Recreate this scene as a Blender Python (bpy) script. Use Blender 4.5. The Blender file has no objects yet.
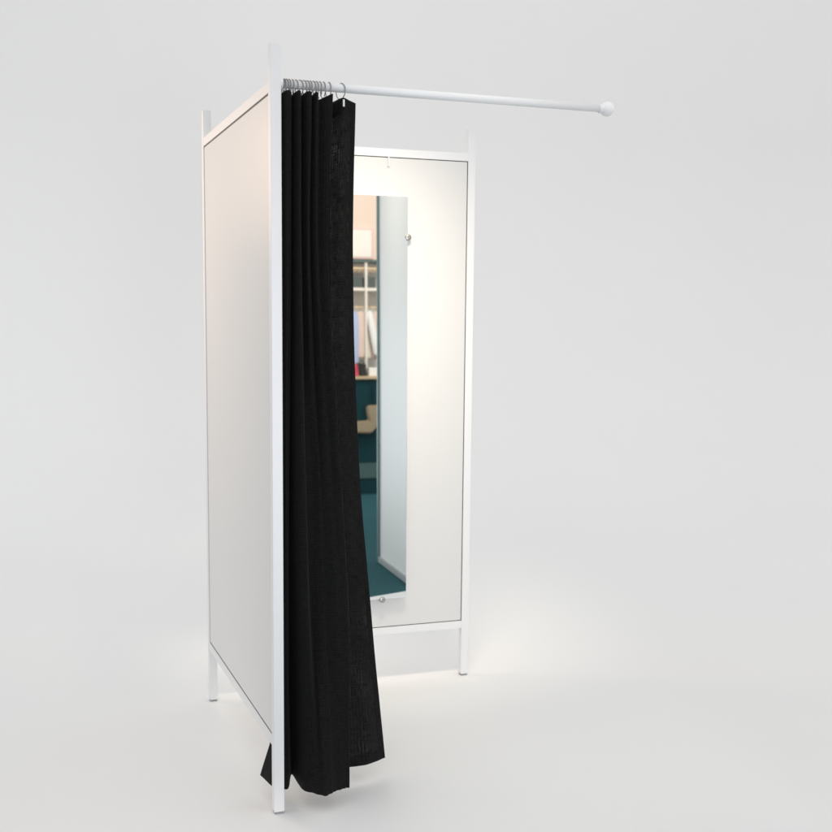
import bpy, bmesh, math, random
from mathutils import Vector, Matrix, noise
random.seed(4)
S = bpy.context.scene
COL = S.collection
R = math.radians

# ------------------------------------------------------------------ materials
def mat(name, base, rough=.5, metal=0., bump=0., bscale=200., var=0., vscale=3., coat=0., spec=.5):
    m = bpy.data.materials.new(name); m.use_nodes = True
    nt = m.node_tree; b = nt.nodes['Principled BSDF']
    b.inputs['Base Color'].default_value = (*base, 1)
    b.inputs['Roughness'].default_value = rough
    b.inputs['Metallic'].default_value = metal
    b.inputs['Specular IOR Level'].default_value = spec
    b.inputs['Coat Weight'].default_value = coat
    tc = nt.nodes.new('ShaderNodeTexCoord')
    if var:
        n = nt.nodes.new('ShaderNodeTexNoise'); n.inputs['Scale'].default_value = vscale; n.inputs['Detail'].default_value = 5
        mx = nt.nodes.new('ShaderNodeMix'); mx.data_type = 'RGBA'
        mx.inputs[6].default_value = (*[c*(1-var) for c in base], 1)
        mx.inputs[7].default_value = (*[min(1, c*(1+var)) for c in base], 1)
        nt.links.new(tc.outputs['Object'], n.inputs['Vector'])
        nt.links.new(n.outputs['Fac'], mx.inputs[0]); nt.links.new(mx.outputs[2], b.inputs['Base Color'])
    if bump:
        n2 = nt.nodes.new('ShaderNodeTexNoise'); n2.inputs['Scale'].default_value = bscale; n2.inputs['Detail'].default_value = 3
        bp = nt.nodes.new('ShaderNodeBump'); bp.inputs['Strength'].default_value = bump; bp.inputs['Distance'].default_value = .001
        nt.links.new(tc.outputs['Object'], n2.inputs['Vector'])
        nt.links.new(n2.outputs['Fac'], bp.inputs['Height']); nt.links.new(bp.outputs['Normal'], b.inputs['Normal'])
    return m

M = dict(
    paper=mat('white_paper', (.83, .83, .825), .75, bump=.08, bscale=60, var=.012, vscale=.9, spec=.2),
    powder=mat('white_powder_coat', (.785, .79, .80), .42, bump=.06, bscale=420, var=.01, vscale=5),
    rod=mat('rod_powder_coat', (.85, .853, .86), .45, bump=.06, bscale=420, var=.01, vscale=5),
    panel=mat('white_laminate', (.69, .688, .682), .33, bump=.03, bscale=300, var=.008, vscale=2.2, coat=.15),
    gap_shade=mat('gap_shade_dark', (.035, .034, .033), .6, bump=.1),  # near-black that paints in the shade of the panel gaps
    glide=mat('grey_plastic', (.28, .29, .30), .5, bump=.05),
    mirror=mat('silvered_glass', (.90, .93, .925), .015, metal=1.),
    glass_edge=mat('glass_edge', (.50, .62, .60), .2, var=.03),
    steel=mat('brushed_steel', (.40, .39, .37), .42, metal=.9, bump=.1, bscale=500),
    wire=mat('zinc_wire', (.22, .22, .22), .38, metal=.85, bump=.1, bscale=600),
    clip=mat('white_plastic', (.82, .83, .84), .35, bump=.03),
    carpet=mat('teal_carpet', (.030, .098, .112), .95, bump=.6, bscale=350, var=.18, vscale=60, spec=.1),
    wallpaint=mat('white_wall_paint', (.80, .82, .81), .6, bump=.1, bscale=150, var=.01),
    skirt=mat('grey_skirting', (.34, .38, .38), .5, var=.03),
    trim=mat('grey_green_trim', (.16, .24, .25), .5, var=.04),
    peach=mat('peach_wall_paint', (.74, .58, .47), .8, bump=.1, bscale=90, var=.02),
    cream=mat('cream_print', (.80, .74, .66), .6, var=.05, vscale=25),
    pink=mat('pink_board', (.72, .50, .46), .6, var=.04),
    dkgreen=mat('dark_green_metal', (.07, .105, .095), .5, var=.05),
    dkbox=mat('dark_grey_card', (.075, .088, .082), .6, var=.08, vscale=30),
    teal=mat('dark_teal_laminate', (.008, .045, .052), .7, spec=.2, var=.12, vscale=6),
    tealband=mat('grey_green_laminate', (.075, .135, .13), .5, var=.06),
    beech=mat('beech_veneer', (.62, .46, .28), .5, var=.1, vscale=12),
    tan=mat('tan_cloth', (.40, .31, .20), .85, bump=.3, bscale=250, var=.1, vscale=15),
    bluec=mat('pale_blue_cloth', (.42, .48, .66), .85, bump=.3, var=.06),
    redc=mat('crimson_felt', (.48, .04, .08), .7, bump=.3, var=.1, vscale=20),
    blackc=mat('black_leather', (.018, .022, .02), .5, bump=.2),
    offw=mat('offwhite_cloth', (.80, .74, .64), .85, bump=.3, var=.06, vscale=12),
    blush=mat('blush_cloth', (.74, .58, .49), .85, bump=.3, var=.08, vscale=12),
    whitec=mat('white_card', (.82, .81, .78), .5, var=.02),
)

def curtain_mat():
    m = bpy.data.materials.new('black_woven_polyester'); m.use_nodes = True
    nt = m.node_tree; N = nt.nodes; L = nt.links
    out = N['Material Output']; b = N['Principled BSDF']
    b.inputs['Roughness'].default_value = .82; b.inputs['Specular IOR Level'].default_value = .14
    b.inputs['Sheen Weight'].default_value = .02; b.inputs['Sheen Roughness'].default_value = .5
    uv = N.new('ShaderNodeUVMap'); uv.uv_map = 'cloth'
    # slubs: noise stretched along warp and along weft
    def stretched(sx, sy, det):
        mp = N.new('ShaderNodeMapping'); mp.inputs['Scale'].default_value = (sx, sy, 1)
        n = N.new('ShaderNodeTexNoise'); n.inputs['Scale'].default_value = 1; n.inputs['Detail'].default_value = det
        L.new(uv.outputs['UV'], mp.inputs['Vector']); L.new(mp.outputs['Vector'], n.inputs['Vector']); return n
    warp = stretched(300, 45, 2); weft = stretched(40, 260, 2); blot = stretched(14, 7, 3)
    def math_(op, a, bb):
        k = N.new('ShaderNodeMath'); k.operation = op
        for i, v in enumerate((a, bb)):
            if isinstance(v, (int, float)): k.inputs[i].default_value = v
            else: L.new(v, k.inputs[i])
        return k.outputs[0]
    suv = N.new('ShaderNodeSeparateXYZ'); L.new(uv.outputs['UV'], suv.inputs[0])
    def yarn(comp, freq, wob):                      # one set of yarns, a little uneven
        k = N.new('ShaderNodeMath'); k.operation = 'SINE'
        L.new(math_('ADD', math_('MULTIPLY', suv.outputs[comp], freq), math_('MULTIPLY', wob, 11.0)), k.inputs[0]); return k.outputs[0]
    grid = math_('MULTIPLY', math_('ADD', yarn('X', 1080, weft.outputs['Fac']), 1), math_('ADD', yarn('Y', 880, warp.outputs['Fac']), 1))   # 0..4
    weave = math_('ADD', math_('MULTIPLY', grid, .12), math_('MULTIPLY', math_('ADD', warp.outputs['Fac'], weft.outputs['Fac']), .78))
    cr = N.new('ShaderNodeMapRange'); cr.inputs['From Min'].default_value = .55; cr.inputs['From Max'].default_value = 1.25
    cr.inputs['To Min'].default_value = .0020; cr.inputs['To Max'].default_value = .0098
    L.new(weave, cr.inputs['Value'])
    comb = N.new('ShaderNodeCombineColor')
    L.new(cr.outputs[0], comb.inputs[0]); L.new(cr.outputs[0], comb.inputs[1])
    L.new(math_('MULTIPLY', cr.outputs[0], 1.03), comb.inputs[2])
    L.new(comb.outputs[0], b.inputs['Base Color'])
    bp = N.new('ShaderNodeBump'); bp.inputs['Strength'].default_value = .35; bp.inputs['Distance'].default_value = .0012
    L.new(weave, bp.inputs['Height']); L.new(bp.outputs['Normal'], b.inputs['Normal'])
    # open weave: pinholes between the yarns, closed in the hems (stored in the second uv: 1 = single layer)
    hem = N.new('ShaderNodeUVMap'); hem.uv_map = 'open_weave'
    sep = N.new('ShaderNodeSeparateXYZ'); L.new(hem.outputs['UV'], sep.inputs[0])
    hole = N.new('ShaderNodeMapRange'); hole.inputs['From Min'].default_value = .80; hole.inputs['From Max'].default_value = 1.35
    hole.inputs['To Min'].default_value = 0.0; hole.inputs['To Max'].default_value = .22; hole.clamp = True
    L.new(weave, hole.inputs['Value'])
    fac = math_('MULTIPLY', math_('MULTIPLY', hole.outputs[0], sep.outputs['X']), math_('MULTIPLY', blot.outputs['Fac'], 1.6))
    tr = N.new('ShaderNodeBsdfTransparent'); mx = N.new('ShaderNodeMixShader')
    L.new(fac, mx.inputs[0]); L.new(b.outputs[0], mx.inputs[1]); L.new(tr.outputs[0], mx.inputs[2])
    # a single layer also lets a little light through its yarns
    tl = N.new('ShaderNodeBsdfTranslucent'); tl.inputs['Color'].default_value = (.17, .171, .172, 1)
    mt = N.new('ShaderNodeMixShader'); L.new(math_('MULTIPLY', math_('MULTIPLY', sep.outputs['X'], weave), .42), mt.inputs[0])
    L.new(b.outputs[0], mt.inputs[1]); L.new(tl.outputs[0], mt.inputs[2]); L.new(mt.outputs[0], mx.inputs[1])
    L.new(mx.outputs[0], out.inputs['Surface'])
    return m
M['curtain'] = curtain_mat()

# ------------------------------------------------------------------ helpers
def link_bm(name, bm, m, parent=None, smooth=False):
    bmesh.ops.recalc_face_normals(bm, faces=bm.faces[:])
    me = bpy.data.meshes.new(name); bm.to_mesh(me); bm.free()
    me.materials.append(M[m])
    if smooth:
        for p in me.polygons: p.use_smooth = True
    o = bpy.data.objects.new(name, me); COL.objects.link(o)
    if parent: o.parent = parent
    return o
def box_bm(lo, hi, bev=0., bm=None):
    bm = bm or bmesh.new()
    r = bmesh.ops.create_cube(bm, size=1)
    for v in r['verts']:
        v.co = Vector([lo[i] + (v.co[i]+.5)*(hi[i]-lo[i]) for i in range(3)])
    if bev:
        es = list({e for v in r['verts'] for e in v.link_edges})
        bmesh.ops.bevel(bm, geom=es, offset=bev, segments=2, affect='EDGES', profile=.6)
    return bm
def box(name, lo, hi, m, parent=None, bev=.0012): return link_bm(name, box_bm(lo, hi, bev), m, parent)
def lathe_bm(prof, axis='Z', at=(0, 0, 0), n=32, bm=None):
    """profile of (radius, height) turned about an axis"""
    bm = bm or bmesh.new(); rings = []
    for r, h in prof:
        ring = []
        for k in range(n):
            a = 2*math.pi*k/n; c, s = r*math.cos(a), r*math.sin(a)
            p = {'Z': (c, s, h), 'X': (h, c, s), 'Y': (c, h, s)}[axis]
            ring.append(bm.verts.new(Vector(p)+Vector(at)))
        rings.append(ring)
    for A, B in zip(rings, rings[1:]):
        for k in range(n): bm.faces.new((A[k], A[(k+1) % n], B[(k+1) % n], B[k]))
    bm.faces.new(rings[0]); bm.faces.new(rings[-1])
    return bm
def tube_bm(pts, r, n=10, bm=None):
    bm = bm or bmesh.new(); pts = [Vector(p) for p in pts]; rings = []; up = None
    for i, p in enumerate(pts):
        t = (pts[min(i+1, len(pts)-1)]-pts[max(i-1, 0)]).normalized()
        if up is None:
            up = Vector((1, 0, 0)) if abs(t.x) < .8 else Vector((0, 1, 0))
        u = (up - t*up.dot(t)).normalized(); w = t.cross(u); up = u
        rings.append([bm.verts.new(p+u*r*math.cos(2*math.pi*k/n)+w*r*math.sin(2*math.pi*k/n)) for k in range(n)])
    for A, B in zip(rings, rings[1:]):
        for k in range(n): bm.faces.new((A[k], A[(k+1) % n], B[(k+1) % n], B[k]))
    bm.faces.new(rings[0]); bm.faces.new(rings[-1])
    return bm
def prism_bm(outline, y0, y1, bev=0.):
    """outline in x,z pushed from y0 to y1"""
    bm = bmesh.new()
    f = bm.faces.new([bm.verts.new((x, y0, z)) for x, z in outline])
    ex = bmesh.ops.extrude_face_region(bm, geom=[f])
    for v in [g for g in ex['geom'] if isinstance(g, bmesh.types.BMVert)]: v.co.y = y1
    if bev: bmesh.ops.bevel(bm, geom=bm.edges[:], offset=bev, segments=2, affect='EDGES')
    return bm
def tag(o, label, cat, group=None):
    o['label'] = label; o['category'] = cat
    if group: o['group'] = group
    return o
def thing(name, label, cat, loc=(0, 0, 0), group=None):
    o = bpy.data.objects.new(name, None); COL.objects.link(o); o.location = loc
    o.empty_display_size = .1
    return tag(o, label, cat, group)
def structure(o): o['kind'] = 'structure'; return o

# ------------------------------------------------------------------ booth sizes (metres)
H, W, D, B = 2.10, 1.021, 1.024, .029       # height, width, depth, square tube
ZB, ZT = .222, 1.978                         # panel opening
RAIL = .029
ROD_Z, ROD_Y, ROD_R = 2.000, .0145, .0112

# ------------------------------------------------------------------ setting
def backdrop():
    """paper sweep: flat on the floor, a wide bend, then up"""
    bm = bmesh.new(); R0, yb, top = 3.2, 3.4, 9.0
    prof = []
    n = 26
    for k in range(n+1):
        a = math.pi/2*k/n
        prof.append((yb+R0*math.sin(a), R0*(1-math.cos(a))))
    prof.append((yb+R0, top))
    rows = []
    for i in range(41):
        x = -9 + 26*i/40
        yf = .10 - (x+.73)*.3315 - .012      # cut edge of the paper
        yf = max(min(yf, 1.2), -2.4)
        row = [(x, yf+(yb-yf)*t/12, 0) for t in range(12)] + [(x, y, z) for y, z in prof]
        rows.append([bm.verts.new(p) for p in row])
    for A, Bq in zip(rows, rows[1:]):
        for k in range(len(A)-1): bm.faces.new((A[k], Bq[k], Bq[k+1], A[k+1]))
    o = link_bm('floor', bm, 'paper', smooth=True)
    return structure(o)
backdrop()
bm = bmesh.new()
bm.faces.new([bm.verts.new(p) for p in ((-9, -9, -.004), (11, -9, -.004), (11, 3.2, -.004), (-9, 3.2, -.004))])
structure(link_bm('carpet', bm, 'carpet'))

# ------------------------------------------------------------------ fitting booth
booth = thing('fitting_booth', 'white steel frame fitting booth with two laminate panels and an open curtain rod front', 'fitting booth')
for x, y in ((0, 0), (0, D-B), (W-B, D-B)):
    p = box('post', (x, y, .007), (x+B, y+B, H), 'powder', booth, bev=.0016)
    box('foot_glide', (x+.002, y+.002, 0), (x+B-.002, y+B-.002, .0075), 'glide', p, bev=.001)
for z0 in (ZB-RAIL, ZT):
    box('rail', (.0012, B-.001, z0), (B-.0012, D-B+.001, z0+RAIL), 'powder', booth)
    box('rail', (B-.001, D-B+.0012, z0), (W-B+.001, D-.0012, z0+RAIL), 'powder', booth)
g = .0050
sp = box('side_panel', (.0028, B+g, ZB+g), (.0150, D-B-g, ZT-g), 'panel', booth, bev=.001)
g = .0028
bp_ = box('back_panel', (B+g, D-B+.0035, ZB+g), (W-B-g, D-B+.0155, ZT-g), 'panel', booth, bev=.001)
def gap_shade(lo, hi, axis, parent):  # dark strip round a panel, stands in for the shadow gap at the frame
    bm = bmesh.new()
    (x0, y0, z0), (x1, y1, z1) = lo, hi
    e, ov = .0005, g+.0008
    if axis == 'X':
        for a, b in (((x0, y0-e, z0-e), (x1, y0+ov, z1+e)), ((x0, y1-ov, z0-e), (x1, y1+e, z1+e)),
                     ((x0, y0+ov, z0-e), (x1, y1-ov, z0+ov)), ((x0, y0+ov, z1-ov), (x1, y1-ov, z1+e))): box_bm(a, b, 0, bm)
    else:
        for a, b in (((x0-e, y0, z0-e), (x0+ov, y1, z1+e)), ((x1-ov, y0, z0-e), (x1+e, y1, z1+e)),
                     ((x0+ov, y0, z0-e), (x1-ov, y1, z0+ov)), ((x0+ov, y0, z1-ov), (x1-ov, y1, z1+e))): box_bm(a, b, 0, bm)
    return link_bm('gap_shade', bm, 'gap_shade', parent)
g = .0050
gap_shade((.0040, B, ZB), (.0140, D-B, ZT), 'X', sp)
g = .0028
gap_shade((B, D-B+.0048, ZB), (W-B, D-B+.0145, ZT), 'Y', bp_)
box('hook', (.674, D-B-.004, ZT-.034), (.679, D-B+.0030, ZT+.004), 'powder', booth, bev=.0012)

rod = link_bm('curtain_rod', lathe_bm([(ROD_R, B-.002), (ROD_R, 1.0)], 'X', (0, ROD_Y, ROD_Z)), 'rod', booth)
for p in rod.data.polygons: p.use_smooth = len(p.vertices) == 4
link_bm('collar', lathe_bm([(.0150, B-.001), (.0158, B+.001), (.0158, B+.005), (.0145, B+.007)], 'X', (0, ROD_Y, ROD_Z)), 'powder', rod)
prof = [(.0125, .978), (.0135, .981), (.0125, .985)]
cxb, rb = 1.005, .0210
prof += [(max(.0008, rb*math.sin(a)), cxb-rb*math.cos(a)) for a in [R(34)+(math.pi-R(34))*k/18 for k in range(19)]]
link_bm('ball_finial', lathe_bm(prof, 'X', (0, ROD_Y, ROD_Z-.001)), 'rod', rod, smooth=True)

# ------------------------------------------------------------------ mirror on the back panel
TILT = R(.70)
mir = thing('wall_mirror', 'tall frameless mirror clipped to the inside of the back panel', 'mirror', (.51, .9694, .34))
mir.rotation_euler = (-TILT, 0, 0)
link_bm('glass', box_bm((-.24, 0, 0), (.24, .0042, 1.497), .0006), 'mirror', mir)
def clip(x, z):
    bm = lathe_bm([(.0105, .0065), (.0118, .002), (.0118, -.0030), (.0104, -.0056), (.0055, -.0070), (.0050, -.0060), (.0008, -.0060)], 'Y', (x, 0, z), 24)
    c = link_bm('mirror_clip', bm, 'steel', mir)
    depth = (.9975-(.9694+math.tan(TILT)*z)) + .003
    link_bm('standoff', lathe_bm([(.0055, .0060), (.0055, depth)], 'Y', (x, 0, z), 16), 'steel', c)
for x, z in ((.144, -.002), (-.144, -.002), (.242, 1.351), (-.242, 1.351)): clip(x, z)

# ------------------------------------------------------------------ curtain
ZK = [1.975, 1.57, 1.03, .487, .20, .055]
# each control point: top z, then (x, y) at the key heights; None = eased between neighbours
CP = [
 # ztop   1.975           1.57          1.03            .487           .20             .055
 (1.974, (.036, .055),  None,         (.035, .085),  (.034, .130),  (.033, .145),  (-.004, .158)),
 (1.977, (.0345, .015), None,         (.0345, .035), (.0345, .050), (.0335, .060), (.011, .070)),
 (1.981, (.045, -.008), None,         (.040, .004),  (.039, .018),  None,          (.040, .036)),
 (1.977, (.057, .002),  None,         (.053, .024),  (.054, .045),  None,          (.058, .058)),
 (1.974, (.062, .044),  None,         (.061, .080),  (.068, .110),  None,          (.085, .137)),
 (1.978, (.066, .004),  None,         (.067, .012),  (.076, .012),  None,          (.088, .023)),
 (1.982, (.075, -.011), (.074, -.014), (.080, -.016), (.095, -.018), None,         (.110, -.014)),
 (1.978, (.083, .004),  (.084, .006), (.091, .000),  (.104, -.006), None,          (.122, -.030)),
 (1.974, (.087, .042),  (.089, .034), (.099, .032),  (.114, .014),  None,          (.130, -.036)),
 (1.978, (.092, .002),  (.094, .012), (.110, .034),  (.124, .010),  None,          (.136, -.045)),
 (1.982, (.103, -.011), (.100, -.006), (.122, .030), (.136, .004),  None,          (.150, -.038)),
 (1.978, (.112, .002),  (.109, .008), (.133, .024),  (.150, .002),  None,          (.160, -.031)),
 (1.972, (.114, .034),  (.113, .030), (.138, .024),  (.158, .008),  None,          (.168, -.024)),
 (1.980, (.119, -.004), (.118, .006), (.146, .016),  (.172, .003),  None,          (.180, -.018)),
 (1.979, (.127, -.008), (.125, -.002), (.156, .010), (.184, -.002), None,          (.192, -.014)),
 (1.967, (.1335, .016), (.133, .014), (.166, .008),  (.198, -.003), None,          (.203, -.010)),
 (1.974, (.152, .004),  (.146, .002), (.177, .000),  (.209, -.004), None,          (.211, -.008)),
 (1.981, (.168, -.003), (.155, -.004), (.187, -.002), (.219, -.002), None,         (.218, -.006)),
 (1.976, (.167, .012),  (.154, .012), (.186, .014),  (.217, .016),  None,          (.217, .012)),
 (1.966, (.156, .048),  (.148, .054), (.172, .068),  (.196, .104),  None,          (.215, .118)),
 (1.966, (.176, .042),  (.178, .052), (.200, .068),  (.240, .116),  None,          (.262, .134)),
 (1.974, (.198, .006),  (.200, .034), (.228, .062),  (.280, .112),  None,          (.320, .134)),
 (1.970, (.218, .012),  (.221, .036), (.248, .064),  (.305, .115),  None,          (.356, .150)),
 (1.964, (.2385, .017), (.2395, .042), (.267, .070), (.328, .121),  None,          (.387, .167)),
]
def build_curtain():
    keys = []
    for cp in CP:
        row = [cp[1+i] for i in range(6)]
        if row[1] is None: row[1] = tuple(row[0][k]+(row[2][k]-row[0][k])*.40 for k in (0, 1))
        if row[4] is None: row[4] = tuple(row[3][k]+(row[5][k]-row[3][k])*.66 for k in (0, 1))
        keys.append(row)
    def hermite(ts, vs, t):
        n = len(ts)
        i = 0
        while i < n-2 and ((t > ts[i+1]) if ts[0] < ts[-1] else (t < ts[i+1])): i += 1
        h = ts[i+1]-ts[i]; u = (t-ts[i])/h
        def sl(j):
            if j == 0: return (vs[1]-vs[0])/(ts[1]-ts[0])
            if j == n-1: return (vs[-1]-vs[-2])/(ts[-1]-ts[-2])
            return .5*((vs[j+1]-vs[j])/(ts[j+1]-ts[j])+(vs[j]-vs[j-1])/(ts[j]-ts[j-1]))
        m0, m1 = sl(i)*h, sl(i+1)*h
        return vs[i]*(2*u**3-3*u*u+1)+m0*(u**3-2*u*u+u)+vs[i+1]*(3*u*u-2*u**3)+m1*(u**3-u*u)
    NZ, SUB = 210, 9
    ncp = len(CP); ns = (ncp-1)*SUB+1
    grid = []
    for j in range(NZ+1):
        v = j/NZ; zz = ZK[0]+(ZK[-1]-ZK[0])*v
        px = [hermite(ZK, [k[i][0] for i in range(6)], zz) for k in keys]
        py = [hermite(ZK, [k[i][1] for i in range(6)], zz) for k in keys]
        row = []
        for q in range(ns):
            i = min(q//SUB, ncp-2); u = q/SUB-i
            def cr(a):
                p0, p1, p2, p3 = a[max(i-1, 0)], a[i], a[i+1], a[min(i+2, ncp-1)]
                return p1+.5*u*(p2-p0+u*(2*p0-5*p1+4*p2-p3+u*(3*(p1-p2)+p3-p0)))
            x, y = cr(px), cr(py); zt = cr([c[0] for c in CP])
            z = zt+(ZK[-1]-zt)*v
            # slack in the cloth: soft dents that fade towards the top tape
            k = min(1, v*6)
            y += k*(.0035*noise.noise((x*16+3, z*3.1, q*.013))+.0013*noise.noise((x*40, z*9, q*.02+5)))
            x += k*.0016*noise.noise((y*20+9, z*4.3, q*.017))
            if zz > .2 and x < .0325: x = .0325
            if v > .985: y += .0012*math.sin(q*.5)*(v-.985)/.015
            row.append(Vector((x, y, z)))
        grid.append(row)
    # arc length along the middle row for cloth coordinates
    mid = grid[NZ//2]; arc = [0]
    for a, b in zip(mid, mid[1:]): arc.append(arc[-1]+(b-a).length)
    bm = bmesh.new(); uvl = bm.loops.layers.uv.new('cloth'); uvo = bm.loops.layers.uv.new('open_weave')
    vs = [[bm.verts.new(p) for p in row] for row in grid]
    L = arc[-1]
    def openness(q, j):
        edge = (L-arc[q]); v = (1-j/NZ)*1.92
        o = 1.0 if edge > .014 and v > .035 and v < 1.88 else 0.0
        if q < 20*SUB: o *= .15           # gathered layers lie one on another
        return o
    for j in range(NZ):
        for q in range(ns-1):
            f = bm.faces.new((vs[j][q], vs[j][q+1], vs[j+1][q+1], vs[j+1][q])); f.smooth = True
            for lp, (jj, qq) in zip(f.loops, ((j, q), (j, q+1), (j+1, q+1), (j+1, q))):
                lp[uvl].uv = (arc[qq], 1.92*(1-jj/NZ)); lp[uvo].uv = (openness(qq, jj), 0)
    me = bpy.data.meshes.new('curtain'); bm.to_mesh(me); bm.free(); me.materials.append(M['curtain'])
    o = bpy.data.objects.new('curtain', me); COL.objects.link(o)
    s = o.modifiers.new('thickness', 'SOLIDIFY'); s.thickness = .0011; s.offset = 0
    return tag(o, 'black woven curtain gathered in folds at the left end of the white rod', 'curtain')
build_curtain()

# ------------------------------------------------------------------ curtain rings
RR, WR = .0205, .0013
def ring_wire(open_):
    cz = ROD_Z+ROD_R+WR-RR                       # hangs on the rod
    pts = [(0, ROD_Y+RR*math.sin(R(a)), cz+RR*math.cos(R(a))) for a in range(-150, 186, 8)]
    return pts, cz
def make_ring(clip_front):
    t = bpy.data.objects.new('curtain_ring', None); COL.objects.link(t); t.empty_display_size = .02
    pts, cz = ring_wire(0)
    pts = [(x, y, z-ROD_Z) for x, y, z in pts]
    link_bm('ring_wire', tube_bm(pts, WR, 8), 'wire', t, smooth=True)
    if not clip_front: return t
    yy = .0005
    link_bm('clip', box_bm((-.0022, yy-.0016, -.0495), (.0022, yy+.0016, -.031), .0008), 'clip', t)
    return t
pxs = [281.6, 283.2, 285.2, 288.0, 291.2, 294.6, 298.6, 302.4, 305.6, 309.0, 312.0, 315.2, 318.6, 322.4, 327.8, 340.4]
order = ['first', 'second', 'third', 'fourth', 'fifth', 'sixth', 'seventh', 'eighth', 'ninth', 'tenth', 'eleventh', 'twelfth', 'thirteenth', 'fourteenth']
lone = make_ring(True); packed = make_ring(False)
for i, p in enumerate(pxs):
    if i == 15: r = lone
    elif i == 0: r = packed
    else:
        r = packed.copy(); COL.objects.link(r)
        for ch in packed.children:
            c = ch.copy(); COL.objects.link(c); c.parent = r
    r.location = (.0335+(p-281)*.00273, 0, ROD_Z)
    lean = .16+random.uniform(-.14, .14) if i < 15 else .34
    r.rotation_euler = (0, 0, lean)
    r.location.x -= -ROD_Y*math.sin(lean); r.location.y = ROD_Y*(1-math.cos(lean))
    if i == 15: lb = 'lone wire ring with a white clip carrying the free edge of the black curtain'
    elif i == 14: lb = 'wire curtain ring on its own between the packed rings and the lone clipped ring'
    else: lb = '%s wire ring from the white front post in the row packed on the rod' % order[i]
    tag(r, lb, 'curtain ring', 'wire rings carrying the black curtain')

# ------------------------------------------------------------------ the shop the mirror looks into
wl = thing('partition_wall', 'white partition wall with grey skirting seen in the right of the mirror', 'wall', (1.414, -.875, 0))
foot = Vector((1.462-1.414, -1.411+.875))
wl.rotation_euler = (0, 0, math.atan2(foot.y, foot.x)+math.pi)
Lw = foot.length
box('wall_panel', (-Lw, -.10, 0), (.135, 0, 2.7), 'wallpaint', wl, bev=.002)
box('skirting', (-Lw, .0005, 0), (.135, .012, .035), 'skirt', wl, bev=.002)
box('corner_trim', (-Lw-.018, -.10, 0), (-Lw-.0005, .014, 2.7), 'trim', wl, bev=.002)

structure(box('shop_wall', (.5, -6.25, 0), (6, -6.10, 3.6), 'peach'))
po = thing('framed_poster', 'cream poster in a pink frame on the peach wall above the shelf rack', 'poster', (2.87, -6.1, 2.20))
box('frame', (-.125, 0, 0), (.125, .02, .305), 'pink', po)
box('print', (-.105, .0185, .018), (.105, .023, .287), 'cream', po)

rk = thing('display_rack', 'cream and green shelf rack standing against the peach shop wall', 'shelf rack', (2.8215, -5.8, 0))
for x in (-.72, 0, .72): box('upright', (x-.0105, -.004, 0), (x+.0105, .017, 2.137), 'cream', rk)
box('top_shelf', (-.9, -.22, 2.138), (.9, .02, 2.167), 'dkgreen', rk)
bm = box_bm((-.9, -.03, 2.072), (.9, -.005, 2.094), .001)
for k in range(36): tube_bm([(-.875+k*.05+.02*math.cos(t*.5236), -.004, 2.07-.024*math.sin(t*.5236)) for t in range(7)], .0045, 6, bm)
link_bm('hook_rail', bm, 'beech', rk)
box('middle_shelf', (-.9, -.20, 1.862), (.9, -.0045, 1.890), 'cream', rk)
box('back_board', (-.9, -.24, .9), (.9, -.225, 2.136), 'cream', rk)
box('hanging_bar', (-.9, -.052, 1.690), (.9, -.030, 1.708), 'beech', rk)
for x0, x1, lb in ((2.668, 2.794, 'dark grey box on the rack shelf, left of the cream upright in the mirror'), (2.838, 2.927, 'dark grey box on the rack shelf, right of the cream upright in the mirror')):
    b_ = box('storage_box', (x0, -5.95, 1.8905), (x1, -5.806, 2.0), 'dkbox', bev=.004)
    tag(b_, lb, 'box', 'dark boxes on the shelf rack')
def garment(x, z0, z1, w, m, lb, skew=0., y=-5.86):
    out = [(x-.02, z1), (x+.02, z1), (x+w*.5, z1-.045), (x+w*.56+skew*.4, z1-.2), (x+w*.5+skew, z0), (x+w*.1+skew, z0-.012), (x-w*.5+skew, z0), (x-w*.56+skew*.4, z1-.2), (x-w*.5, z1-.045)]
    t = thing('garment', lb, 'garment', (0, 0, 0), 'garments hanging on the rack bar')
    link_bm('cloth', prism_bm(out, y, y+.04, .012), m, t)
    zb = 1.708
    link_bm('hanger_hook', tube_bm([(x, y+.02, z1-.01), (x, y+.02, zb-.004), (x+.004, y+.012, zb+.012), (x+.004, y-.012, zb+.012)], .003, 6), 'wire', t)
garment(2.705, 1.14, 1.66, .085, 'bluec', 'pale blue garment at the left end of the rack bar in the mirror', .0, -5.84)
garment(2.775, 1.20, 1.66, .10, 'blush', 'blush garment beside the pale blue one on the rack bar')
garment(2.862, 1.22, 1.665, .06, 'whitec', 'narrow white garment hanging askew on the rack bar', .075, -5.82)
garment(2.845, 1.19, 1.65, .12, 'offw', 'off white garment hanging behind the askew white one on the rack bar', 0, -5.90)
garment(2.945, 1.19, 1.66, .09, 'blush', 'blush garment nearest the partition wall on the rack bar')

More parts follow.
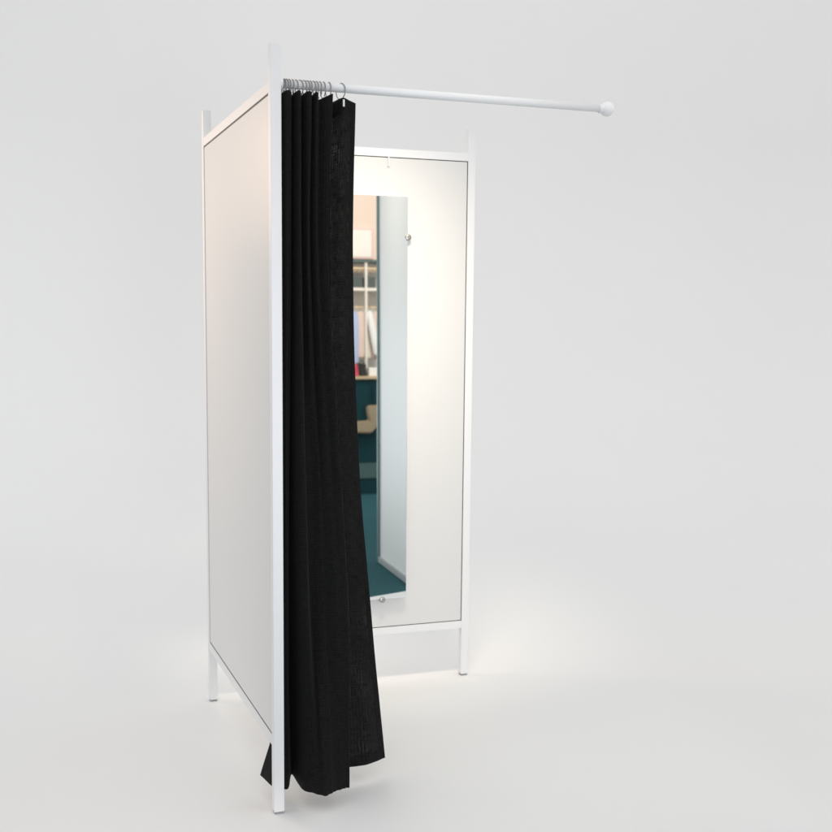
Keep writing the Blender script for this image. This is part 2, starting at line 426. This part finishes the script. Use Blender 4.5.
ct = thing('shop_counter', 'dark teal shop counter with a beech top seen low in the mirror', 'counter', (2.4, -4.5, 0))
box('counter_body', (-1.2, -.60, .274), (1.2, 0, 1.018), 'teal', ct)
box('plinth_band', (-1.2, -.60, .138), (1.2, .004, .2735), 'tealband', ct)
box('plinth', (-1.2, -.60, 0), (1.2, -.004, .1375), 'teal', ct)
box('counter_top', (-1.22, -.62, 1.0185), (1.22, .02, 1.042), 'beech', ct)
bg = thing('shoulder_bag', 'tan cloth bag hanging on the front of the teal counter', 'bag', (2.4, -4.495, 0))
link_bm('bag_body', prism_bm([(-.16, .55), (.03, .54), (.085, .60), (.10, .79), (-.015, .785), (-.01, .70), (.005, .655), (-.16, .645)], .002, .05, .012), 'tan', bg)
link_bm('strap', tube_bm([(.02, .02, .775), (.035, .010, .90), (.045, .008, .965), (.055, .010, .90), (.07, .02, .775)], .0045, 8), 'teal', bg)
rb_ = link_bm('felt_hat', lathe_bm([(.050, 0), (.052, .006), (.043, .012), (.041, .05), (.036, .085), (.022, .112), (.003, .12)], 'Z', (2.312, -4.60, 1.0425), 24), 'redc', smooth=True)
tag(rb_, 'crimson felt hat lying on the beech counter top', 'hat')
hb = thing('handbag', 'black leather handbag standing on the beech counter top', 'bag', (2.40, -4.64, 1.0425))
link_bm('bag_body', prism_bm([(-.030, 0), (.045, 0), (.030, .05), (.032, .11), (-.04, .115), (-.035, .05)], -.04, .04, .008), 'blackc', hb)
link_bm('handle', tube_bm([(-.02, 0, .112), (-.012, 0, .135), (.012, 0, .135), (.02, 0, .112)], .005, 8), 'blackc', hb)
cb = box('card_box', (2.455, -4.72, 1.0425), (2.56, -4.60, 1.115), 'whitec', bev=.003)
tag(cb, 'low white card box on the counter beside the black handbag', 'box')

# ------------------------------------------------------------------ light
w = bpy.data.worlds.new('World'); S.world = w; w.use_nodes = True
bgn = w.node_tree.nodes['Background']
bgn.inputs['Color'].default_value = (.982, .988, .996, 1); bgn.inputs['Strength'].default_value = .94
def area(name, loc, aim, size, power, col, spread=180, sy=None):
    l = bpy.data.lights.new(name, 'AREA'); l.energy = power; l.color = col; l.spread = R(spread)
    l.size = size
    if sy: l.shape = 'RECTANGLE'; l.size_y = sy
    o = bpy.data.objects.new(name, l); COL.objects.link(o); o.location = loc
    o.rotation_euler = (Vector(aim)-Vector(loc)).to_track_quat('-Z', 'Y').to_euler()
    return o
WARM = (1, .86, .70)
area('backdrop_softbox', (3.5, 3.6, 6.5), (3.8, 6.4, 2.5), 4.0, 15, (1, .975, .955))
area('front_fill', (.2, -4.3, .8), (.45, 0, 1.12), 1.6, 9.2, (.93, .945, 1), 50)
area('rear_strip_light', (.35, 1.7, 3.0), (.40, 1.5, 0), .6, .36, (1, .93, .78), 20)
area('booth_spot', (.42, -.06, 2.80), (.58, 1.0, 1.30), .6, 3.4, (1, .875, .67), 47, .3)
area('wall_fill', (.5, -.95, 3.3), (1.43, -1.05, 2.0), .3, 1.25, (1, .86, .74), 46)  # unseen lamp added to lift the top of the wall in the mirror
area('side_spot', (-1.15, 2.0, 2.1), (.0, .74, 1.50), .6, 3.9, (1, .68, .46), 82)
area('shop_light', (2.6, -3.2, 4.2), (2.7, -6, 1.3), 1.2, 46, (1, .95, .90), 110)

# ------------------------------------------------------------------ camera
cd = bpy.data.cameras.new('camera'); cam = bpy.data.objects.new('camera', cd); COL.objects.link(cam)
f, pi_, ya, ro = 1119.842, .1178, .3321, .006
cd.sensor_width = 36; cd.lens = f*36/832
cd.shift_x = 35.14/832; cd.shift_y = 39.47/832
cd.dof.use_dof = True; cd.dof.focus_distance = 3.45; cd.dof.aperture_fstop = 4.2
cd.clip_end = 200; cd.clip_start = .05
F = Vector((math.sin(ya)*math.cos(pi_), math.cos(ya)*math.cos(pi_), -math.sin(pi_)))
Rv = F.cross(Vector((0, 0, 1))).normalized(); U = Rv.cross(F)
R2 = Rv*math.cos(ro)+U*math.sin(ro); U2 = -Rv*math.sin(ro)+U*math.cos(ro)
mw = Matrix((R2, U2, -F)).transposed().to_4x4(); mw.translation = (-.7044, -2.9429, 1.3775)
cam.matrix_world = mw
S.camera = cam
S.view_settings.view_transform = 'Standard'; S.view_settings.look = 'None'
S.view_settings.exposure = 0; S.view_settings.gamma = 1
S.render.engine = 'CYCLES'
S.cycles.use_denoising = True
S.cycles.max_bounces = 10; S.cycles.transparent_max_bounces = 12
